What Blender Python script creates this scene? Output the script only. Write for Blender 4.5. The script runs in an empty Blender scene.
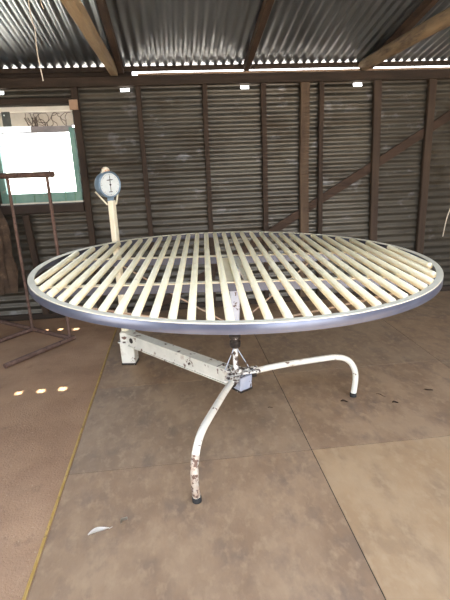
import bpy, bmesh, math, random
from mathutils import Vector, Matrix, noise
random.seed(4)
C = bpy.context.scene.collection
PI = math.pi
R = math.radians

# ------------------------------------------------------------------ materials
def mat(name, c1, c2=None, scale=6, rough=.8, metal=0, bump=0.0, bscale=60, stretch=(1, 1, 1), lo=.35, hi=.65,
        c3=None, s3=20, lo3=.58, hi3=.62, detail=6, spec=.5, object_space=True, c4=None, s4=3, lo4=.6, hi4=.68):
    m = bpy.data.materials.new(name); m.use_nodes = True
    nt = m.node_tree; N = nt.nodes; L = nt.links
    b = N['Principled BSDF']
    b.inputs['Roughness'].default_value = rough
    b.inputs['Metallic'].default_value = metal
    b.inputs['Specular IOR Level'].default_value = spec
    tc = N.new('ShaderNodeTexCoord'); mp = N.new('ShaderNodeMapping')
    mp.inputs['Scale'].default_value = stretch
    L.new(tc.outputs['Object'], mp.inputs['Vector'])
    def tex(s, d=detail):
        n = N.new('ShaderNodeTexNoise'); n.inputs['Scale'].default_value = s; n.inputs['Detail'].default_value = d
        n.inputs['Roughness'].default_value = .6
        L.new(mp.outputs[0], n.inputs['Vector']); return n
    def ramp(n, a, z):
        r = N.new('ShaderNodeMapRange'); r.inputs['From Min'].default_value = a; r.inputs['From Max'].default_value = z
        L.new(n.outputs['Fac'], r.inputs['Value']); return r
    def mix(fac, a, z):
        x = N.new('ShaderNodeMix'); x.data_type = 'RGBA'
        L.new(fac.outputs[0], x.inputs['Factor'])
        for i, v in ((6, a), (7, z)):
            if isinstance(v, tuple): x.inputs[i].default_value = (*v, 1)
            else: L.new(v, x.inputs[i])
        return x.outputs[2]
    col = c1
    if c2: col = mix(ramp(tex(scale), lo, hi), c1, c2)
    if c3: col = mix(ramp(tex(s3), lo3, hi3), col, c3)
    if c4: col = mix(ramp(tex(s4), lo4, hi4), col, c4)
    if isinstance(col, tuple): b.inputs['Base Color'].default_value = (*col, 1)
    else: L.new(col, b.inputs['Base Color'])
    if bump:
        bp = N.new('ShaderNodeBump'); bp.inputs['Strength'].default_value = bump; bp.inputs['Distance'].default_value = .01
        L.new(tex(bscale).outputs['Fac'], bp.inputs['Height']); L.new(bp.outputs[0], b.inputs['Normal'])
    return m

M = {}
M['iron_wall'] = mat('weathered_wall_iron', (0.058,0.054,0.045), (0.095,0.088,0.071), 1.2, .40, .55, .05, 30, (1,1,1.6), c3=(0.037,0.029,0.019), s3=2.2, lo3=.52, hi3=.7,
                     c4=(.17,.175,.18), s4=5, lo4=.6, hi4=.75)
M['iron_roof'] = mat('galvanised_roof_iron', (0.246,0.275,0.303), (0.328,0.361,0.394), 1.5, .28, .85, .04, 40, (1,.3,1), c3=(0.139,0.152,0.164), s3=2, lo3=.5, hi3=.75)
M['timber'] = mat('dark_timber', (0.023,0.014,0.009), (0.046,0.028,0.017), 5, .85, 0, .4, 40, (4,4,.6), c3=(0.026,0.017,0.012), s3=9, lo3=.55, hi3=.75)
M['timber_h'] = mat('dark_timber_horizontal', (0.018,0.012,0.008), (0.041,0.026,0.017), 5, .85, 0, .4, 40, (.6,4,4), c3=(0.026,0.017,0.012), s3=9, lo3=.55, hi3=.75)
M['timber_y'] = mat('dark_rafter_timber', (0.030,0.017,0.011), (0.066,0.038,0.023), 5, .85, 0, .4, 40, (4,.6,4), c3=(0.020,0.013,0.010), s3=9, lo3=.55, hi3=.75)
M['timber_light'] = mat('brown_post_timber', (0.056,0.034,0.020), (0.092,0.061,0.036), 4, .8, 0, .4, 40, (5,5,.6), c3=(0.053,0.033,0.020), s3=7, lo3=.58, hi3=.75)
M['timber_pale'] = mat('pale_tie_timber', (0.230,0.164,0.098), (0.344,0.262,0.156), 4, .8, 0, .3, 40, (5,.5,5), c3=(0.164,0.115,0.074), s3=8, lo3=.6, hi3=.75)
M['log'] = mat('bush_pole_log', (0.164,0.119,0.070), (0.279,0.205,0.123), 4, .85, 0, .5, 30, (4,.7,4), c3=(0.074,0.049,0.033), s3=6, lo3=.52, hi3=.7)
M['dark_ledge'] = mat('blackened_timber', (.018,.012,.009), (.04,.027,.02), 5, .85)
M['brace'] = mat('dark_brace_timber', (.028,.015,.009), (.055,.032,.02), 5, .85, 0, .4, 40, (.6,4,4))
M['block'] = mat('tan_block_timber', (.30,.20,.13), (.40,.28,.19), 8, .8)
M['concrete'] = mat('brown_gritty_concrete', (0.250,0.149,0.086), (0.371,0.234,0.138), 2.2, .9, 0, .5, 90, c3=(0.139,0.081,0.049), s3=9, lo3=.6, hi3=.85, c4=(0.445,0.324,0.211), s4=60, lo4=.62, hi4=.72)
def sheet_mat(name, a, b, c, d):
    return mat(name, a, b, 3.2, .55, 0, .15, 60, (1.3,.8,1), c3=c, s3=5, lo3=.5, hi3=.72, c4=d, s4=16, lo4=.5, hi4=.72, spec=.4, lo=.4, hi=.6, detail=9)
M['sheet_a'] = sheet_mat('worn_floor_sheet_brown', (0.232,0.152,0.092), (0.314,0.215,0.131), (0.170,0.118,0.083), (0.340,0.238,0.144))
M['sheet_b'] = sheet_mat('worn_floor_sheet_grey', (0.221,0.152,0.096), (0.294,0.208,0.132), (0.165,0.120,0.086), (0.330,0.240,0.153))
M['sheet_c'] = sheet_mat('newer_floor_sheet_tan', (0.319,0.212,0.117), (0.371,0.258,0.149), (0.258,0.175,0.104), (0.386,0.275,0.162))
M['yellow'] = mat('yellow_edge_strip', (.44,.28,.07), (.55,.38,.13), 15, .6, c3=(.2,.13,.06), s3=30, lo3=.55, hi3=.7)
M['dark'] = mat('dark_gap', (.03,.025,.02))
M['cream'] = mat('cream_enamel', (.93,.87,.60), (.95,.90,.67), 6, .42, 0, 0, c3=(.60,.50,.33), s3=14, lo3=.66, hi3=.74)
M['post_cream'] = mat('cream_post_paint', (.72,.66,.48), (.80,.75,.58), 8, .5, c3=(.45,.36,.24), s3=16, lo3=.66, hi3=.74)
M['flange'] = mat('pale_grey_cream_flange', (.54,.52,.41), (.62,.59,.47), 8, .55, 0, 0, c3=(.40,.40,.40), s3=25, lo3=.64, hi3=.74)
M['rim'] = mat('blue_grey_rim_metal', (0.068,0.081,0.126), (0.090,0.108,0.158), 8, .30, .35, 0, c3=(0.090,0.099,0.117), s3=25, lo3=.64, hi3=.74)
M['flaky'] = mat('flaking_white_paint', (.60,.61,.55), (.72,.72,.65), 9, .5, 0, .25, 60, c3=(.12,.07,.05), s3=17, lo3=.605, hi3=.64, c4=(.45,.40,.33), s4=9, lo4=.58, hi4=.72)
M['flaky_blue'] = mat('flaking_pale_blue_paint', (.34,.39,.50), (.46,.50,.58), 9, .45, .1, .25, 60, c3=(.09,.06,.05), s3=26, lo3=.60, hi3=.62)
M['flaky_heavy'] = mat('heavily_flaked_paint', (.60,.60,.57), (.70,.70,.66), 9, .5, 0, .3, 60, c3=(.06,.04,.035), s3=34, lo3=.49, hi3=.515)
M['leg_low'] = mat('rust_worn_leg_paint', (.48,.46,.40), (.40,.30,.22), 14, .6, .1, .3, 60, c3=(.12,.07,.05), s3=50, lo3=.5, hi3=.56)
M['greasy'] = mat('black_greasy_steel', (.015,.013,.012), (.05,.04,.035), 30, .4, .4, .3, 60, c3=(.45,.45,.43), s3=40, lo3=.66, hi3=.68)
M['rubber'] = mat('black_rubber', (.012,.012,.012), rough=.7)
M['rust'] = mat('rusty_tube', (0.108,0.065,0.050), (0.180,0.113,0.090), 14, .75, .2, .3, 80, c3=(0.072,0.036,0.027), s3=40, lo3=.55, hi3=.65)
M['rust_rod'] = mat('rusty_thin_rod', (.30,.21,.15), (.42,.34,.26), 30, .7, .2)
M['dial_blue'] = mat('blue_grey_dial_housing', (.13,.21,.29), (.19,.27,.35), 20, .4, .2, c3=(.12,.14,.16), s3=40, lo3=.64, hi3=.7)
M['dial_face'] = mat('white_dial_face', (.66,.72,.73), (.74,.79,.79), 20, .4)
M['ink'] = mat('black_ink', (.03,.03,.03))
M['knob'] = mat('cream_knob_with_rust', (.72,.68,.55), (.55,.25,.10), 28, .5, lo=.5, hi=.6)
M['teal'] = mat('teal_window_paint', (.12,.26,.23), (.19,.33,.28), 9, .6, 0, .1, c3=(.27,.34,.30), s3=20, lo3=.62, hi3=.72)
M['pale_rail'] = mat('pale_grey_board', (.66,.64,.56), (.74,.71,.62), 9, .6)
M['grey_rail'] = mat('lavender_grey_rail', (.22,.21,.22), (.30,.28,.29), 9, .7)
M['tan_board'] = mat('tan_board', (.40,.35,.28), (.50,.44,.36), 8, .8)
M['white_box'] = mat('white_enamel_case', (.80,.86,.86), rough=.35)
M['dark_green'] = mat('dark_green_plate', (.05,.065,.06), (.09,.10,.09), 20, .6)
M['vine'] = mat('dead_vine', (.06,.045,.035), (.12,.09,.07), 30)
M['sack'] = mat('brown_hessian', (.035,.022,.014), (.085,.055,.035), 10, .95, 0, .6, 70, c3=(.17,.12,.08), s3=14, lo3=.6, hi3=.75)
M['twine'] = mat('pale_twine', (.62,.56,.46), (.74,.68,.58), 40, .9)
M['leaf_pale'] = mat('bleached_leaf', (.80,.76,.68), (.90,.86,.78), 30, .7)
M['leaf_grey'] = mat('grey_leaf', (.36,.32,.25), (.48,.43,.34), 30, .7)
M['leaf_dark'] = mat('dark_leaf', (.05,.03,.02), (.10,.06,.04), 30, .7)
M['dirt'] = mat('pale_yard_dirt', (.50,.42,.33), (.60,.52,.42), 2, .95)
M['board_wall'] = mat('weathered_boards', (.20,.15,.11), (.28,.22,.16), 4, .85, 0, .3, 30, (1,1,4))
def glass():
    m = bpy.data.materials.new('window_glass'); m.use_nodes = True; nt = m.node_tree; N = nt.nodes
    N.remove(N['Principled BSDF']); t = N.new('ShaderNodeBsdfTransparent'); g = N.new('ShaderNodeBsdfGlossy'); x = N.new('ShaderNodeMixShader')
    t.inputs[0].default_value = (.93,.96,.95,1); g.inputs['Roughness'].default_value = .05; x.inputs[0].default_value = .06
    nt.links.new(t.outputs[0], x.inputs[1]); nt.links.new(g.outputs[0], x.inputs[2]); nt.links.new(x.outputs[0], N['Material Output'].inputs[0])
    return m
M['glass'] = glass()

# ------------------------------------------------------------------ mesh helpers
def link(name, bm, m, parent=None, smooth=True, auto=35):
    me = bpy.data.meshes.new(name)
    bmesh.ops.recalc_face_normals(bm, faces=bm.faces)
    if smooth:
        for f in bm.faces: f.smooth = True
        for e in bm.edges:
            if len(e.link_faces) == 2 and e.calc_face_angle(0) > R(auto): e.smooth = False
    bm.to_mesh(me); bm.free()
    o = bpy.data.objects.new(name, me); me.materials.append(M[m] if isinstance(m, str) else m); C.objects.link(o)
    if parent:
        o.parent = parent
        o.matrix_parent_inverse = parent_inv(parent)
    return o
def world(o):
    m = Matrix.LocRotScale(o.location, o.rotation_euler, o.scale)
    return world(o.parent) @ o.matrix_parent_inverse @ m if o.parent else m
def parent_inv(p): return world(p).inverted()
def empty(name, loc, rz=0):
    o = bpy.data.objects.new(name, None); C.objects.link(o); o.location = loc; o.rotation_euler = (0, 0, rz)
    o.empty_display_size = .1
    return o
def tag(o, label=None, cat=None, group=None, kind=None):
    if label: o['label'] = label
    if cat: o['category'] = cat
    if group: o['group'] = group
    if kind: o['kind'] = kind
    return o
def box(bm, c, s, rot=None, bev=.0):
    t = bmesh.ops.create_cube(bm, size=1)
    vs = t['verts']
    bmesh.ops.scale(bm, vec=Vector(s), verts=vs)
    if bev:
        es = list({e for v in vs for e in v.link_edges})
        r = bmesh.ops.bevel(bm, geom=es, offset=bev, segments=2, affect='EDGES', profile=.7)
        vs = list({v for f in r['faces'] for v in f.verts} | {v for v in vs if v.is_valid})
    if rot is not None: bmesh.ops.transform(bm, matrix=rot.to_4x4(), verts=vs)
    bmesh.ops.translate(bm, vec=Vector(c), verts=vs)
    return vs
def beam(bm, a, b, w, h, up=(0,0,1), bev=.003, wob=0, seg=1):
    """rectangular bar from a to b; w sideways, h along 'up'; optional hand-sawn wobble"""
    a, b = Vector(a), Vector(b); d = (b-a).normalized()
    side = d.cross(Vector(up)).normalized(); u = side.cross(d).normalized()
    rings = []
    for i in range(seg+1):
        p = a.lerp(b, i/seg)
        k = noise.noise(p*3.1+Vector((w*50, 0, 0)))*wob; k2 = noise.noise(p*2.7+Vector((0, 7, h*40)))*wob
        q = p+side*k+u*k2
        ring = []
        e = min(w, h)*.08
        for sx, sy in ((-1,-1,),(1,-1),(1,1),(-1,1)):
            for cx, cy in (((0,1),(1,0)) if (sx*sy > 0) else ((1,0),(0,1))):
                ring.append(bm.verts.new(q+side*(sx*(w/2-e*cx))+u*(sy*(h/2-e*cy))))
        rings.append(ring)
    n = len(rings[0])
    for r0, r1 in zip(rings, rings[1:]):
        for j in range(n): bm.faces.new((r0[j], r0[(j+1) % n], r1[(j+1) % n], r1[j]))
    bm.faces.new(rings[0]); bm.faces.new(list(reversed(rings[-1])))
def tube(bm, pts, r, n=12, cap=True, rs=None):
    pts = [Vector(p) for p in pts]
    prev = None; rings = []
    for i, p in enumerate(pts):
        t = ((pts[min(i+1, len(pts)-1)]-pts[max(i-1, 0)])).normalized()
        if prev is None: a = t.orthogonal().normalized()
        else: a = (prev-t*prev.dot(t)).normalized()
        prev = a; b = t.cross(a); rr = rs[i] if rs else r
        rings.append([bm.verts.new(p+(a*math.cos(2*PI*k/n)+b*math.sin(2*PI*k/n))*rr) for k in range(n)])
    for r0, r1 in zip(rings, rings[1:]):
        for j in range(n): bm.faces.new((r0[j], r0[(j+1) % n], r1[(j+1) % n], r1[j]))
    if cap: bm.faces.new(rings[0]); bm.faces.new(list(reversed(rings[-1])))
def lathe(bm, prof, mtx=Matrix(), n=40, close=False):
    """prof: (radius, height) pairs around z"""
    rings = [[bm.verts.new(mtx @ Vector((r*math.cos(2*PI*k/n), r*math.sin(2*PI*k/n), z))) for k in range(n)] for r, z in prof]
    pairs = list(zip(rings, rings[1:]))
    if close: pairs.append((rings[-1], rings[0]))
    for r0, r1 in pairs:
        for j in range(n): bm.faces.new((r0[j], r0[(j+1) % n], r1[(j+1) % n], r1[j]))
    if not close: bm.faces.new(rings[0]); bm.faces.new(list(reversed(rings[-1])))
def smooth_path(ctrl, k=8):
    P = [Vector(p) for p in ctrl]; out = []
    for i in range(len(P)-1):
        p0, p1, p2, p3 = P[max(i-1, 0)], P[i], P[i+1], P[min(i+2, len(P)-1)]
        for j in range(k):
            t = j/k
            out.append(.5*((2*p1)+(p2-p0)*t+(2*p0-5*p1+4*p2-p3)*t*t+(3*p1-p0-3*p2+p3)*t**3))
    return out+[P[-1]]
B = bmesh.new

# ------------------------------------------------------------------ setting
SL = math.tan(R(12.2)); WY = 4.66
def roof_z(y): return 2.3335+(WY-y)*SL
XL, XR, YF = -3.4, 4.2, -2.0
# sunlight through old nail holes in the iron: direction to the sun
SUN = Vector((-.12, -.30, .945)).normalized()
dapples = [(-1.145,2.970,.020),(-.999,2.973,.022),(-.852,2.978,.024),(-1.285,4.265,.012),(-1.155,4.255,.022),(-1.01,4.231,.024)]
holes = []
for x, y, r in dapples:
    t = (2.3335+(WY-y)*SL)/(SUN.z+SUN.y*SL)
    holes.append((x+SUN.x*t, y+SUN.y*t, r))
# roof sheet: sine corrugation across x, running up toward the camera
bm = B(); YO = 0.0; XO = (-1.5, 3.6)   # unseen open roof bay, added to let in light from above
ys = {YF, YO, WY+.035}
step = .0762/8
for hx, hy, r in holes: ys |= {hy-r*1.1, hy+r*1.1}
ys = sorted(ys); nx = int((XR-XL)/step)
grid = []
for y in ys:
    grid.append([bm.verts.new((XL+i*step, y, roof_z(y)+.009*math.sin(i*PI/4))) for i in range(nx+1)])
for j in range(len(ys)-1):
    for i in range(nx):
        mx, my = XL+(i+.5)*step, (ys[j]+ys[j+1])/2
        if my < YO and XO[0] < mx < XO[1]: continue
        if any(abs(mx-hx) < r and abs(my-hy) < r*1.1 for hx, hy, r in holes): continue
        bm.faces.new((grid[j][i], grid[j][i+1], grid[j+1][i+1], grid[j+1][i]))
tag(link('ceiling', bm, 'iron_roof', auto=80), kind='structure')
# back wall sheet: corrugations run sideways
bm = B(); WX = (-1.62,-.875); WZ = (1.165, 2.02)
notches = [(-.42,-.34),(.70,.775),(1.80,1.885),(-1.54,-1.455)]
xs = sorted({XL, XR, *WX, *[a for n in notches for a in n]}); zs = []; z = 0
while z < 2.262: zs.append(z); z += .0762/8
g = [[bm.verts.new((x, WY+.004+.007*math.sin(k*PI/4), zz)) for x in xs] for k, zz in enumerate(zs)]
for k in range(len(zs)-1):
    for i in range(len(xs)-1):
        mx, mz = (xs[i]+xs[i+1])/2, (zs[k]+zs[k+1])/2
        if WX[0] < mx < WX[1] and WZ[0] < mz < WZ[1]: continue
        if any(a < mx < b for a, b in notches) and 2.128 < mz < 2.155: continue
        bm.faces.new((g[k][i], g[k][i+1], g[k+1][i+1], g[k+1][i]))
tag(link('wall_back', bm, 'iron_wall', auto=80), kind='structure')
# side walls and front wall; doorway behind the camera added to let in light
def plate_poly(name, pts, d, m):
    bm = B(); d = Vector(d); a = [bm.verts.new(p) for p in pts]; b = [bm.verts.new(Vector(p)+d) for p in pts]
    bm.faces.new(a); bm.faces.new(list(reversed(b))); n = len(pts)
    for i in range(n): bm.faces.new((a[i], a[(i+1) % n], b[(i+1) % n], b[i]))
    return tag(link(name, bm, m, smooth=False), kind='structure')
def side_wall(name, x, d, light_opening=None):
    T = lambda y: roof_z(y)-.015
    if not light_opening: plate_poly(name, [(x,YF,0),(x,WY-.01,0),(x,WY-.01,T(WY)),(x,YF,T(YF))], (d,0,0), 'board_wall'); return
    y0, y1, h = light_opening
    plate_poly(name, [(x,YF,0),(x,y0,0),(x,y0,h),(x,y1,h),(x,y1,0),(x,WY-.01,0),(x,WY-.01,T(WY)),(x,YF,T(YF))], (d,0,0), 'board_wall')
side_wall('wall_left', XL, -.04, (-1.2, 1.0, 2.2))  # unseen opening in the left wall, added to let in light
side_wall('wall_right', XR, .04)
z1 = roof_z(YF)-.015
plate_poly('wall_front', [(XL,YF,0),(.6,YF,0),(.6,YF,2.4),(3.9,YF,2.4),(3.9,YF,0),(XR,YF,0),(XR,YF,z1),(XL,YF,z1)], (0,-.04,0), 'board_wall')
# floor: concrete slab, thin hardboard sheets on it, yard outside
bm = B(); box(bm, ((XL+XR)/2, (YF+WY+.1)/2, -.05), (XR-XL+.1, WY+.1-YF, .1)); tag(link('floor', bm, 'concrete', smooth=False), kind='structure')
bm = B(); box(bm, (0, 0, -.16), (60, 60, .1)); tag(link('ground', bm, 'dirt', smooth=False), kind='structure')
sx = [-.612, .626, 1.862, 3.098, 4.16]; sy = [-.73, .183, 1.097, 2.011, 2.923, 3.836, 4.62]
bm = B(); box(bm, (1.774, 1.945, .0008), (4.77, 5.35, .0016)); tag(link('floor', bm, 'dark', smooth=False), kind='structure')
for j in range(len(sy)-1):
    for i in range(len(sx)-1):
        bm = B(); gp = .0023
        box(bm, ((sx[i]+sx[i+1])/2, (sy[j]+sy[j+1])/2, .002), (sx[i+1]-sx[i]-2*gp, sy[j+1]-sy[j]-2*gp, .004), bev=.0008)
        k = 'sheet_c' if (i >= 1 and j == 2) or (i >= 1 and j == 1) else ('sheet_a', 'sheet_b')[(i+j) % 2]
        if i == 0 and j == 2: k = 'sheet_a'
        o = tag(link('floor', bm, k, smooth=False), kind='structure')
bm = B()
box(bm, (-.6185, 2.0, .003), (.0035, 5.2, .006)); box(bm, (-.6265, 2.0, .0022), (.0035, 5.2, .0044))
box(bm, (-.6225, 2.0, .0005), (.011, 5.2, .001))
tag(link('trim_1', bm, 'yellow', smooth=False), kind='structure')
# plates
bm = B(); beam(bm, (XL+.02, WY-.045, 2.203), (XR-.02, WY-.045, 2.203), .075, .083, wob=.004, seg=40); tag(link('trim_2', bm, 'timber_h'), kind='structure')
bm = B(); beam(bm, (XL+.02, WY-.02, 2.308), (XR-.02, WY-.02, 2.308), .04, .042, wob=.0015, seg=40); tag(link('trim_3', bm, 'timber_h'), kind='structure')
bm = B(); beam(bm, (XL+.02, WY+.0, 2.268), (-.30, WY+.0, 2.268), .012, .06, wob=.001, seg=20); tag(link('trim_4', bm, 'timber_h'), kind='structure')
bm = B(); beam(bm, (XL+.02, WY-.03, .03), (XR-.02, WY-.03, .03), .05, .055, wob=.003, seg=40); tag(link('trim_5', bm, 'timber_h'), kind='structure')
bm = B(); beam(bm, (-.25, WY-.035, 2.258), (XR-.02, WY-.035, 2.258), .02, .024, wob=.001, seg=30); tag(link('trim_6', bm, 'block'), kind='structure')

# ------------------------------------------------------------------ timbers, each a thing
studs = [
 (-.83,-.826,.058,'dark wall stud forming the right side of the window opening','timber'),
 (-.257,-.25,.045,'narrow dark wall stud just right of the weighing dial','timber'),
 (.352,.350,.045,'narrow dark wall stud below the bright gap, halfway from the dial to the centre rafter','timber'),
 (.909,.912,.050,'dark wall stud with a torn edge, below and right of the centre rafter','timber'),
 (1.303,1.309,.088,'wide lighter brown wall post, left of a close pair','timber_light'),
 (1.468,1.479,.045,'narrow dark stud, right of the close pair beside the wide brown post','timber'),
 (2.02,2.06,.075,'dark brown wall stud crossed by the middle of the diagonal brace','timber_light2'),
 (2.578,2.589,.075,'dark brown wall stud nearest the right edge of the wall','timber_light2')]
M['timber_light2'] = mat('reddish_brown_timber', (0.030,0.018,0.011), (0.056,0.036,0.022), 4, .8, 0, .4, 40, (5,5,.6), c3=(0.040,0.023,0.017), s3=7, lo3=.55, hi3=.75)
for xa, xb, w, lab, m in studs:
    bm = B(); zt, zb = 2.13, .79
    x0 = xb+(xb-xa)/(zb-zt)*(.058-zb)
    d = .045 if w < .08 else .055
    beam(bm, (x0, WY-.018-d/2, .058), (xa-(xb-xa)*.02, WY-.018-d/2, 2.161), w, d, up=(0,1,0), wob=.006, seg=18)
    tag(link('wall_stud', bm, m), lab, 'wall stud', 'studs along the back wall')
bm = B(); beam(bm, (-1.37, WY-.05, .058), (-1.415, WY-.05, 1.055), .06, .05, up=(0,1,0), wob=.006, seg=8)
tag(link('wall_stud', bm, 'timber'), 'short leaning dark stud under the window ledge', 'wall stud', 'studs along the back wall')
bm = B(); beam(bm, (-.20, WY-.0175+.001, .075), (3.05, WY-.0175+.001, 1.975), .018, .082, up=(0,0,1), wob=.004, seg=30)
tag(link('diagonal_brace', bm, 'brace'), 'long dark diagonal brace board rising to the right across the wall', 'brace')
for x, lab in ((-.395,'dark sloping rafter at the left, beside the pale tie beam'),(.748,'dark sloping rafter in the middle of the roof, no tie beam beside it'),(1.94,'dark sloping rafter at the right, above the round bush pole')):
    bm = B(); y0, y1 = WY-.05, YO+.05
    beam(bm, (x, y0, roof_z(y0)-.0095-.036), (x, y1, roof_z(y1)-.0095-.036), .054, .068, wob=.003, seg=30)
    tag(link('rafter', bm, 'timber_y'), lab, 'rafter', 'rafters under the iron roof')
bm = B(); beam(bm, (-.458, WY-.05, 2.287), (-.458, YF+.05, 2.287), .062, .082, wob=.004, seg=40)
tag(link('tie_beam', bm, 'timber_pale'), 'pale squared timber tie beam running overhead at the left', 'beam')
bm = B(); pts = []; rs = []
for i in range(41):
    y = WY-.06+(YF+.06-WY)*i/40
    pts.append((1.856+.012*math.sin(y*1.7), y, 2.300+.006*math.sin(y*2.3))); rs.append(.052+.004*noise.noise(Vector((0, y*2, 3))))
tube(bm, pts, .05, 14, rs=rs)
tag(link('tie_beam', bm, 'log'), 'round bush pole tie beam running overhead at the right', 'beam')

# ------------------------------------------------------------------ window
w = empty('window_1', (-1.25, WY, 1.16)); tag(w, kind='structure')
bm = B()
box(bm, (-.898, WY+.005, 1.50), (.045,.07,.66), bev=.002); box(bm, (-1.590, WY+.005, 1.50), (.055,.07,.66), bev=.002)
box(bm, (-1.245, WY+.004, 1.208), (.74,.06,.085), bev=.002)
fr = link('window_frame', bm, 'teal', w)
bm = B(); box(bm, (-1.245, WY-.003, 1.16), (.76,.10,.014), bev=.002); link('sill', bm, 'pale_rail', w)
bm = B(); box(bm, (-1.24, WY+.015, 1.52), (.645,.004,.55)); link('pane', bm, 'glass', w)
bm = B(); box(bm, (-1.245, WY-.01, 1.992), (.745,.03,.040), bev=.003); link('head_rail', bm, 'pale_rail', w)
bm = B(); box(bm, (-1.078, WY+.004, 1.822), (.37,.03,.050), bev=.002); box(bm, (-1.245, WY-.002, 1.795), (.655,.03,.008)); link('transom', bm, 'grey_rail', w)
bm = B(); box(bm, (-1.245, WY+.09, 1.96), (.9,.015,.21), bev=.002); link('tan_board', bm, 'tan_board', w)
bm = B()
beam(bm, (-2.3, WY-.035, 2.055), (-.862, WY-.035, 2.055), .045, .05, wob=.003, seg=12)
tag(link('window_lintel', bm, 'timber_h'), 'brown horizontal timber lintel just above the window', 'beam')
bm = B(); box(bm, (-.842, WY-.0735, 2.015), (.075,.022,.085), bev=.003)
tag(link('timber_block', bm, 'block'), 'tan timber block nailed on the stud at the window corner', 'block')
bm = B(); beam(bm, (-2.1, WY-.055, 1.107), (-.862, WY-.055, 1.107), .085, .085, wob=.003, seg=12)
tag(link('window_ledge', bm, M['dark_ledge']), 'dark timber ledge beam directly under the window', 'ledge')
bx = empty('white_case', (-1.39, WY-.05, 1.80))
tag(bx, 'white oblong case on a dark plate at the top of the window', 'case')
def translucent():
    m = bpy.data.materials.new('translucent_white_plastic'); m.use_nodes = True; nt = m.node_tree
    a = nt.nodes.new('ShaderNodeBsdfTranslucent'); a.inputs[0].default_value = (.85,.9,.9,1); x = nt.nodes.new('ShaderNodeMixShader'); x.inputs[0].default_value = .6
    p_ = nt.nodes['Principled BSDF']; p_.inputs['Base Color'].default_value = (.85,.9,.9,1)
    nt.links.new(p_.outputs[0], x.inputs[1]); nt.links.new(a.outputs[0], x.inputs[2]); nt.links.new(x.outputs[0], nt.nodes['Material Output'].inputs[0]); return m
bm = B(); box(bm, (-1.395, WY+.0, 1.825), (.275,.022,.054), bev=.006); link('case', bm, translucent(), bx)
bm = B(); box(bm, (-1.455, WY-.035, 1.912), (.072,.012,.125), bev=.002); link('back_plate', bm, 'dark_green', bx)
bm = B(); bmesh.ops.create_icosphere(bm, subdivisions=2, radius=.007, matrix=Matrix.Translation((-1.468, WY-.043, 1.945))); link('screw', bm, 'white_box', bx)
bm = B()
random.seed(11)
for i in range(15):
    x = -1.30+random.random()*.36; z = 1.85; p = [(x, WY+.05, z)]
    a = random.uniform(.6, 2.5)
    for k in range(7):
        a += random.uniform(-.9, .9); x += math.cos(a)*.024; z = min(1.965, max(1.85, z+math.sin(a)*.026)); p.append((x, WY+.05+random.uniform(-.012,.012), z))
    tube(bm, smooth_path(p, 4), .0028, 5)
for i in range(7):
    x = -1.29+random.random()*.08
    tube(bm, [(x, WY+.05, 1.85), (x+random.uniform(-.03,.03)*1.3, WY+.045, 1.93)], .005, 5)
tag(link('dead_vine', bm, 'vine'), 'tangle of dark dead vine stems behind the top of the window', 'vine')
M['weed'] = mat('green_weed', (.12,.24,.16), (.2,.33,.24), 30)
for x, h, lab in ((-1.50,.035,'green weed tip on the sill near the left window jamb'),(-1.32,.02,'shortest green weed tip on the window sill'),(-1.03,.045,'tallest green weed tip on the window sill'),(-.94,.03,'green weed tip on the sill near the right window jamb')):
    bm = B(); tube(bm, smooth_path([(x, WY-.03, 1.165), (x+.006, WY-.03, 1.165+h*.8+.05), (x-.004, WY-.028, 1.17+h+.06)], 4), .0035, 5, rs=[.006]*4+[.004]*4+[.001])
    tag(link('weed_tip', bm, 'weed'), lab, 'weed', 'weed tips along the window sill')

# ------------------------------------------------------------------ wool table
cx, cy, ZT = .298, 2.420, .955
TH = R(3.7); sd = Vector((math.sin(TH), math.cos(TH), 0)); cd = Vector((math.cos(TH), -math.sin(TH), 0))
TILT = Matrix(((1,0,0,0),(0,1,0,0),(-.0184,.0051,1,0),(0,0,0,1)))
TOPM = Matrix.Translation((cx, cy, ZT)) @ TILT
RR = 1.034
t = empty('wool_table', (.29, 2.42, 0))
tag(t, 'large round slatted cream wool table on a three footed pedestal, with a weighing dial', 'table')
bm = B()   # L section ring: deep outer face and narrow top flange
prof = [(RR-.001,-.0035),(RR,-.005),(RR,-.038),(RR-.001,-.040),(RR-.005,-.040),(RR-.006,-.038),(RR-.006,-.0035)]
lathe(bm, prof, TOPM, 160, close=True)
rim = link('rim', bm, 'rim', t)
bm = B()
prof = [(RR-.0015,.0005),(RR-.0005,-.001),(RR-.0005,-.003),(RR-.028,-.0035),(RR-.030,-.003),(RR-.030,-.001),(RR-.029,.0005)]
lathe(bm, prof, TOPM, 160, close=True)
link('rim_flange', bm, 'flange', rim)['label'] = 'pale cream grey top flange of the rim'
q0 = .001-( .298*math.cos(TH)-2.42*math.sin(TH))
k0 = -.0045
slats = [q0+.0658*min(k, 3)+.0695*max(0, k-3) for k in range(-16, 18)]
n_s = 0
for q in slats:
    rin = RR-.028
    if abs(q) > rin-.030: continue
    hl = math.sqrt(rin**2-(abs(q)+.010)**2)
    bm = B(); a = cd*q-sd*hl; b = cd*q+sd*hl
    r = .0155; zc = -.0095
    pts = [a+(b-a)*f for f in (0, .004, .012, .5, .988, .996, 1)]
    tube(bm, [TOPM @ (p+Vector((0,0,zc+dz))) for p, dz in zip(pts, (-.010,-.005,0,0,0,-.005,-.010))], r, 16, rs=[r*.35, r*.75, r, r, r, r*.75, r*.35])
    link('slat', bm, 'cream', t); n_s += 1
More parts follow.
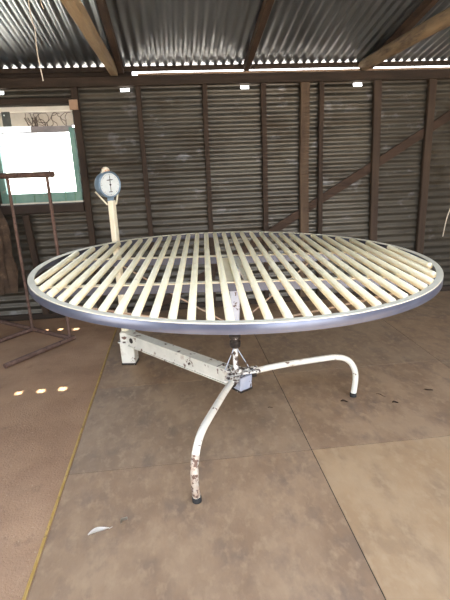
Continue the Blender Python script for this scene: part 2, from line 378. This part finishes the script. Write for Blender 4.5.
for off in (-.383, .235):    # angle-iron cross rails
    hl = math.sqrt((RR-.007)**2-off**2)-.012
    bm = B(); a = cd*-hl+sd*off; b = cd*hl+sd*off
    z = -.027
    fb = B(); beam(fb, TOPM @ (a+Vector((0,0,z))), TOPM @ (b+Vector((0,0,z))), .030, .006)
    dv = sd*-.010
    beam(bm, TOPM @ (a+dv+Vector((0,0,z-.022))), TOPM @ (b+dv+Vector((0,0,z-.022))), .005, .042)
    cr = link('cross_rail', bm, 'rim', t); link('rail_flange', fb, 'flange', cr)
bm = B()
p0 = TOPM @ (cd*-.025+sd*-.36+Vector((0,0,-.038))); p1 = TOPM @ (cd*-.025+sd*.225+Vector((0,0,-.038)))
beam(bm, p0, p1, .078, .006); link('centre_plate', bm, 'post_cream', t)
bm = B()
p0 = TOPM @ (cd*.048+sd*-.36+Vector((0,0,-.040))); p1 = TOPM @ (cd*.030+sd*.225+Vector((0,0,-.040)))
beam(bm, p0, p1, .03, .010); link('centre_strap', bm, 'flaky', t)
PX, PY = .295, 2.42
bm = B()   # tapered box column under the plate
def taper(bm, c0, c1, w0, w1, rot, e=.004):
    rings = []
    for c, ww in ((c0, w0), (c1, w1)):
        rings.append([bm.verts.new(Vector(c)+Matrix.Rotation(rot, 3, 'Z') @ Vector(v)) for v in
                      [(ww/2-e,ww/2,0),(-ww/2+e,ww/2,0),(-ww/2,ww/2-e,0),(-ww/2,-ww/2+e,0),(-ww/2+e,-ww/2,0),(ww/2-e,-ww/2,0),(ww/2,-ww/2+e,0),(ww/2,ww/2-e,0)]])
    for j in range(8): bm.faces.new((rings[0][j], rings[0][(j+1) % 8], rings[1][(j+1) % 8], rings[1][j]))
    bm.faces.new(rings[0]); bm.faces.new(list(reversed(rings[1])))
taper(bm, (PX,PY,.905), (PX,PY,.56), .068, .040, R(8))
col = link('column', bm, 'flaky_blue', t)
bm = B()
lathe(bm, [(.018,.438),(.028,.446),(.032,.465),(.031,.480),(.024,.487),(.024,.497),(.034,.502),(.034,.518),(.022,.528),(.022,.562)], Matrix.Translation((PX-.003,PY,0)), 24)
link('swivel', bm, 'greasy', t)
bm = B()
lathe(bm, [(.024,.285),(.024,.30),(.0165,.31),(.0155,.442)], Matrix.Translation((PX-.004,PY,0)), 20)
link('lower_post', bm, 'flaky_heavy', t)
for dx, dy in ((-.07,-.02),(.07,.0)):
    bm = B(); tube(bm, [(PX-.004+dx*.15, PY-.014, .438), (PX+dx, PY-.01+dy, .318)], .0028, 6); link('stay_wire', bm, 'flaky_blue', t)
# four rods from the column foot to the rim
for e in ((-.535,1.945,.908),(.934,1.794,.896),(.82,2.365+.26,.90),(-.331,2.68,.905)):
    e = Vector(e); s = Vector((PX,PY,.565)); s += (e-s).normalized()*.012
    bm = B(); m_ = (s+e)/2; m_.z -= .006
    tube(bm, smooth_path([s, m_, e], 6), .0048, 8)
    link('tie_rod', bm, 'rust_rod', t)
# hub: mitred box with plates and bolts
HB = (PX+.012, PY, 0)
bm = B(); taper(bm, (PX+.025,PY-.01,.190), (PX+.025,PY-.01,.274), .088, .092, R(33)); hub = link('hub_box', bm, 'flaky_blue', t)
bm = B()
taper(bm, (PX+.025,PY-.01,.183), (PX+.025,PY-.01,.195), .094, .094, R(33)); link('hub_edge', bm, 'greasy', t)
dirs = [Vector((.011-PX,1.721-PY,0)).normalized(), Vector((1.046-PX,2.511-PY,0)).normalized(), Vector((-.43-PX,3.35-PY,0)).normalized()]
bm = B()
for d in dirs:
    beam(bm, Vector((PX,PY,.286))-d*.02, Vector((PX,PY,.286))+d*.135, .075, .012)
    for k in (.06, .11):
        tube(bm, [Vector((PX,PY,.291))+d*k, Vector((PX,PY,.305))+d*k], .010, 6)
tube(bm, [Vector((PX,PY,.285)), Vector((PX,PY,.310))], .034, 16)
link('hub_plate', bm, 'flaky_heavy', t)
# bent pipe legs
def leg(foot, rb=.10):
    f = Vector((foot[0], foot[1], 0)); h = Vector((PX, PY, 0)); d = f-h; Ls = d.length; d.normalize()
    z0 = .298
    prof = [(.06,.268),(.14,.279),(.27,.289),(.42,.293),(.56,.295),(.62,.294),(.68,.282),(.725,.256),(.755,.216),(.772,.170),(.776,.120),(.772,.07),(.765,.02)]
    k = Ls/.765
    return [h+d*(s*k)+Vector((0,0,z)) for s, z in prof], d
for foot in ((.011,1.721),(1.046,2.511)):
    c, d = leg(foot)
    path = smooth_path(c, 5)
    bm = B(); tube(bm, path, .0178, 16)
    lg = link('leg', bm, 'flaky', t)
    front = foot[0] < .5
    if front:
        bm = B(); tube(bm, path[38:-2], .0184, 16); link('worn_section', bm, 'leg_low', lg)['label'] = 'rusty worn lower length of the leg'
    e = path[-1]
    bm = B(); lathe(bm, [(.018,.004),(.0215,.006),(.0215,.028),(.019,.033)], Matrix.Translation((e.x,e.y,0)), 20); link('rubber_foot', bm, 'rubber', lg)
    q = c[1]
    bm = B(); tube(bm, [c[0]+d*.02, c[0]+d*.055], .0265, 14); link('clamp_collar', bm, 'greasy', lg)
# beam and end foot
F = Vector((-.437,3.355,0)); dB = (Vector((PX,PY,0))-F).normalized(); nB = Vector((-dB.y, dB.x, 0))
bm = B()
a = F+dB*.055+Vector((0,0,.208)); b = Vector((PX,PY,.244))-dB*.05
beam(bm, a, b, .060, .088, bev=.002); bo = link('beam', bm, 'flaky', t)
bm = B()
for s in (1,):
    beam(bm, a+Vector((0,0,.047)), b+Vector((0,0,.047)), .076, .007); beam(bm, a-Vector((0,0,.046)), b-Vector((0,0,.046)), .070, .006)
link('beam_flange', bm, 'flaky', bo)
sideN = Vector((-nB.x,-nB.y,0)); sideN = sideN if sideN.y < 0 else -sideN
hole = F+dB*.12+Vector((0,0,.215))+sideN*.029
bm = B(); tube(bm, [hole, hole+sideN*.006], .020, 18); link('bolt_hole', bm, 'dark', bo)
hole = F+dB*.80+Vector((0,0,.235))+sideN*.029
bm = B(); tube(bm, [hole, hole+sideN*.014], .009, 8); link('bolt', bm, 'flaky_heavy', bo)
RF = R(-10)
bm = B(); taper(bm, (F.x+.018,F.y-.02,.012), (F.x+.018,F.y-.02,.19), .104, .110, RF); ft = link('end_foot', bm, 'flaky', t)
bm = B(); taper(bm, (F.x+.018,F.y-.02,0), (F.x+.018,F.y-.02,.02), .112, .110, RF); link('foot_base', bm, 'greasy', ft)
bm = B(); taper(bm, (F.x+.018,F.y-.02,.188), (F.x+.018,F.y-.02,.196), .130, .130, RF); link('foot_plate', bm, 'flaky_heavy', ft)
bm = B(); taper(bm, (F.x+.018,F.y-.02,.195), (F.x+.018,F.y-.02,.262), .098, .098, RF); link('foot_head', bm, 'flaky', ft)
# dial post, yoke and dial
post = Vector((-.437,3.36,0))
bm = B(); taper(bm, (post.x,post.y,.26), (post.x,post.y,1.235), .048, .045, R(-30), .008); po = link('dial_post', bm, 'post_cream', t)
po['label'] = 'cream upright post carrying the dial'
nd = Vector((math.sin(R(42)), -math.cos(R(42)), .0)); sx_ = Vector((math.cos(R(42)), math.sin(R(42)), 0)); dc = Vector((-.456,3.36,1.343))
DM = Matrix((( sx_.x,0,nd.x,dc.x),(sx_.y,0,nd.y,dc.y),(0,1,0,dc.z),(0,0,0,1)))
if DM.to_3x3().determinant() < 0: pass
rd = .086
bm = B(); lathe(bm, [(rd*.80,-.034),(rd*.96,-.028),(rd,-.018),(rd,.022),(rd*1.05,.024),(rd*1.05,.036),(rd*.97,.042),(rd*.92,.040),(rd*.90,.034)], DM, 48); dh = link('dial', bm, 'dial_blue', t)
dh['label'] = 'round blue grey dial housing'
bm = B(); lathe(bm, [(rd*.895,.032),(rd*.895,.0365)], DM, 48); fc = link('dial_face', bm, 'dial_face', dh)
bm = B()
def quad(p, q, w_, z=.0378):
    p, q = Vector((*p, 0)), Vector((*q, 0)); d = (q-p).normalized(); n = Vector((-d.y, d.x, 0))*w_/2
    vs = [bm.verts.new(DM @ (v+Vector((0,0,zz)))) for zz in (z-.001, z) for v in (p+n, p-n, q-n, q+n)]
    bmesh.ops.convex_hull(bm, input=vs)
for k in range(40):
    a_ = 2*PI*k/40; l0 = rd*(.74 if k % 5 == 0 else .79); quad((math.cos(a_)*l0, math.sin(a_)*l0), (math.cos(a_)*rd*.84, math.sin(a_)*rd*.84), .0014 if k % 5 else .0026)
quad((-.024,.030), (.024,.034), .0055); quad((-.014,-.048), (.014,-.048), .005)
link('dial_marks', bm, 'ink', dh)
bm = B(); quad((0,.060), (0,-.046), .0042, .041); lathe(bm, [(.006,.038),(.006,.044)], DM, 12); link('pointer', bm, 'ink', dh)
bm = B()
tp = dc+Vector((.0,-.0,rd))
bmesh.ops.create_uvsphere(bm, u_segments=20, v_segments=12, radius=.026, matrix=Matrix.Translation(tp+Vector((0,0,.012))) @ Matrix.Diagonal((1.05,1.05,.85,1)))
lathe(bm, [(.034,-.012),(.034,.004)], Matrix.Translation(tp), 20)
link('top_knob', bm, 'knob', dh)
bm = B()
vw = Vector((.99,.13,0))
for s in (-1, 1):
    tube(bm, [dc+vw*(s*.078)+nd*-.012+Vector((0,0,-.045)), post+Vector((0,0,1.205))+vw*(s*.030)], .0055, 8)
link('yoke', bm, 'post_cream', dh)
bm = B(); box(bm, post+Vector((-.004,0,1.252)), (.042,.042,.04), bev=.006); link('neck', bm, 'dial_blue', dh)

# ------------------------------------------------------------------ rusty rack
rk = empty('pipe_rack', (-1.2, 4.1, 0)); tag(rk, 'rusty brown steel pipe rack standing on the floor in front of the window', 'rack')
A1, A2 = Vector((-1.000,3.94,0)), Vector((-1.414,4.265,0)); u = (A2-A1).normalized(); v = Vector((-u.y, u.x, 0)); v = v if v.y < 0 else -v
r = .020
bm = B(); tube(bm, [A1-u*.02+Vector((0,0,r)), A2+u*.55+Vector((0,0,r))], r, 12); link('base_bar', bm, 'rust', rk)
for P_, L_ in ((A1-u*.02-v*.03, .68), (A2-v*.02, .66)):
    bm = B(); tube(bm, [P_+Vector((0,0,r)), P_+v*L_+Vector((0,0,r))], r, 12); link('foot_bar', bm, 'rust', rk)
for P_ in (A1, A2):
    bm = B(); tube(bm, [P_+Vector((0,0,r*1.6)), P_+Vector((0,0,1.402))], .0135, 10); link('upright', bm, 'rust', rk)
bm = B(); tube(bm, [A1-u*.075+Vector((0,0,1.424)), A2+u*.50+Vector((0,0,1.424))], .024, 14); link('top_bar', bm, 'rust', rk)
e = A1-u*.05+Vector((0,0,1.446))
bm = B(); tube(bm, smooth_path([e, e+Vector((-.012,0,.03)), e+Vector((-.004,0,.055)), e+Vector((.022,0,.025)), e+Vector((.018,0,-.002)), e+Vector((-.03,0,.012))], 5), .0022, 6); link('wire_hook', bm, 'rust', rk)

# hanging sack on the rack bar
bm = B(); n, K = 36, 34; rings = []
c0 = A2+u*.37
for k in range(K+1):
    f = k/K; z = 1.40-f*1.06
    wd = .035+.115*math.sin(min(1, f*1.7)*PI/2)*(1-.25*max(0, f-.6)/.4)
    ring = []
    for j in range(n):
        a_ = 2*PI*j/n
        fold = 1+.20*math.sin(a_*5+f*2.2)+.10*math.sin(a_*9-f*5)+.22*noise.noise(Vector((math.cos(a_)*1.6, math.sin(a_)*1.6, f*5)))
        ring.append(bm.verts.new((c0.x-.005+math.cos(a_)*wd*fold*1.0, c0.y-.045+math.sin(a_)*wd*fold*.36, z+.02*noise.noise(Vector((a_, f*3, 1)))*(f > .95))))
    rings.append(ring)
for r0, r1 in zip(rings, rings[1:]):
    for j in range(n): bm.faces.new((r0[j], r0[(j+1) % n], r1[(j+1) % n], r1[j]))
bm.faces.new(rings[0]); bm.faces.new(list(reversed(rings[-1])))
tag(link('hanging_sack', bm, 'sack'), 'crumpled dark brown sack hanging at the far left before the wall', 'sack')

# ------------------------------------------------------------------ strings
def string(pts, r, lab):
    bm = B(); tube(bm, smooth_path(pts, 6), r, 6); tag(link('hanging_string', bm, 'twine'), lab, 'string', 'pale strings hanging in the shed')
string([(-.775,3.2,roof_z(3.2)-.005),(-.772,3.2,2.35),(-.760,3.205,2.27),(-.764,3.2,2.15),(-.752,3.2,1.985)], .0032, 'long pale string hanging from the roof iron above the window')
string([(-.712,3.2,roof_z(3.2)-.005),(-.704,3.2,2.43),(-.692,3.2,2.375)], .0032, 'short pale string end hanging from the roof, right of the long string')
string([(2.90,4.615,1.86),(2.86,4.50,1.5),(2.80,4.40,1.1),(2.735,4.40,.85),(2.708,4.40,.655)], .0045, 'pale string hanging low beside the right hand stud')

# ------------------------------------------------------------------ leaves on the floor
def leaf(c, L_, w_, rot, m, lab, curl=.12, z0=.005):
    bm = B(); K = 10; rows = []
    for k in range(K+1):
        f = k/K; x = (f-.5)*L_; hw = w_/2*math.sin(PI*min(1, f*.97+.03))**.8*(1-.25*f)+.0004; y0 = .12*L_*math.sin(f*PI)
        rows.append([bm.verts.new((x, y0+hw*s, z0+.0015+abs(s)*w_*curl+.002*(1+math.sin(f*6)))) for s in (-1,-.5,0,.5,1)])
    for a_, b_ in zip(rows, rows[1:]):
        for i in range(4): bm.faces.new((a_[i], a_[i+1], b_[i+1], b_[i]))
    bmesh.ops.solidify(bm, geom=bm.faces[:]+bm.edges[:]+bm.verts[:], thickness=.0008)
    tube(bm, [(L_/2-.002,0,z0+.001),(L_/2+L_*.14,.004,z0+.002)], .0007, 5)
    bmesh.ops.rotate(bm, matrix=Matrix.Rotation(rot, 3, 'Z'), verts=bm.verts)
    o = link('fallen_leaf', bm, m); o.location = (c[0], c[1], 0)
    return tag(o, lab, 'leaf', 'leaf litter on the floor')
leaf((-.403,1.600), .088, .030, R(18), 'leaf_pale', 'bleached white narrow leaf near the yellow floor strip')
leaf((-.303,1.643), .038, .020, R(50), 'leaf_grey', 'small curled grey leaf just right of the white leaf', .5)
leaf((.964,2.449), .042, .024, R(-20), 'leaf_dark', 'dark brown leaf scrap beside the right leg foot', .25)
leaf((1.262,2.383), .036, .022, R(-10), 'leaf_dark', 'dark leaf scrap farther right of the right leg foot', .25)
leaf((1.215,2.49), .055, .007, R(-50), 'leaf_dark', 'thin dark twig like leaf pointing at the dark scrap', .2)
leaf((1.545,2.50), .05, .016, R(150), 'leaf_dark', 'curved dark leaf near the right edge of the floor', .3)
leaf((.50,2.46), .030, .010, R(10), 'leaf_dark', 'tiny dark leaf speck between hub and right foot', .2)

# ------------------------------------------------------------------ light
wd = bpy.data.worlds.new('sky'); bpy.context.scene.world = wd; wd.use_nodes = True
N = wd.node_tree.nodes; L = wd.node_tree.links
bg = N['Background']; tc = N.new('ShaderNodeTexCoord'); sp = N.new('ShaderNodeSeparateXYZ'); rp = N.new('ShaderNodeValToRGB')
L.new(tc.outputs['Generated'], sp.inputs[0]); L.new(sp.outputs['Z'], rp.inputs[0]); L.new(rp.outputs[0], bg.inputs[0])
rp.color_ramp.elements[0].position = 0; rp.color_ramp.elements[0].color = (1,.97,.92,1)
rp.color_ramp.elements[1].position = .7; rp.color_ramp.elements[1].color = (.60,.74,1,1)
bg.inputs[1].default_value = 4.0
s = bpy.data.lights.new('sun', 'SUN'); s.energy = 11; s.angle = R(.53); s.color = (1,.90,.74)
so = bpy.data.objects.new('sun', s); C.objects.link(so); so.rotation_euler = SUN.to_track_quat('Z', 'Y').to_euler()
def portal(loc, rot, sx, sy):  # sky sampling portals for the window and the added openings
    a = bpy.data.lights.new('sky_portal', 'AREA'); a.shape = 'RECTANGLE'; a.size = sx; a.size_y = sy; a.cycles.is_portal = True
    o = bpy.data.objects.new('sky_portal', a); C.objects.link(o); o.location = loc; o.rotation_euler = rot
portal((2.25,YF,1.2), (R(90),0,0), 3.3, 2.4)
portal((1.05,-1.0,roof_z(-1.0)), (0,0,0), 5.1, 2.0)
portal((XL,-.1,1.1), (R(90),0,R(-90)), 2.2, 2.2)
portal((-1.25,WY+.03,1.52), (R(-90),0,0), .65, .55)

# ------------------------------------------------------------------ camera
p, y, r_ = R(16.5439), R(5.7521), R(-2.2725)
f = Vector((math.sin(y)*math.cos(p), math.cos(y)*math.cos(p), -math.sin(p)))
rt = Vector((math.cos(y), -math.sin(y), 0)); up = rt.cross(f)
RX = rt*math.cos(r_)+up*math.sin(r_); UX = -rt*math.sin(r_)+up*math.cos(r_)
cam = bpy.data.cameras.new('camera'); co = bpy.data.objects.new('camera', cam); C.objects.link(co)
co.matrix_world = Matrix(((RX.x,UX.x,-f.x,0),(RX.y,UX.y,-f.y,0),(RX.z,UX.z,-f.z,1.45),(0,0,0,1)))
cam.sensor_fit = 'VERTICAL'; cam.sensor_height = 24; cam.lens = 457.43/600*24; cam.clip_start = .02
bpy.context.scene.camera = co
vs = bpy.context.scene.view_settings
vs.view_transform = 'Standard'; vs.look = 'None'; vs.gamma = 1; vs.use_curve_mapping = False; vs.exposure = 1.65
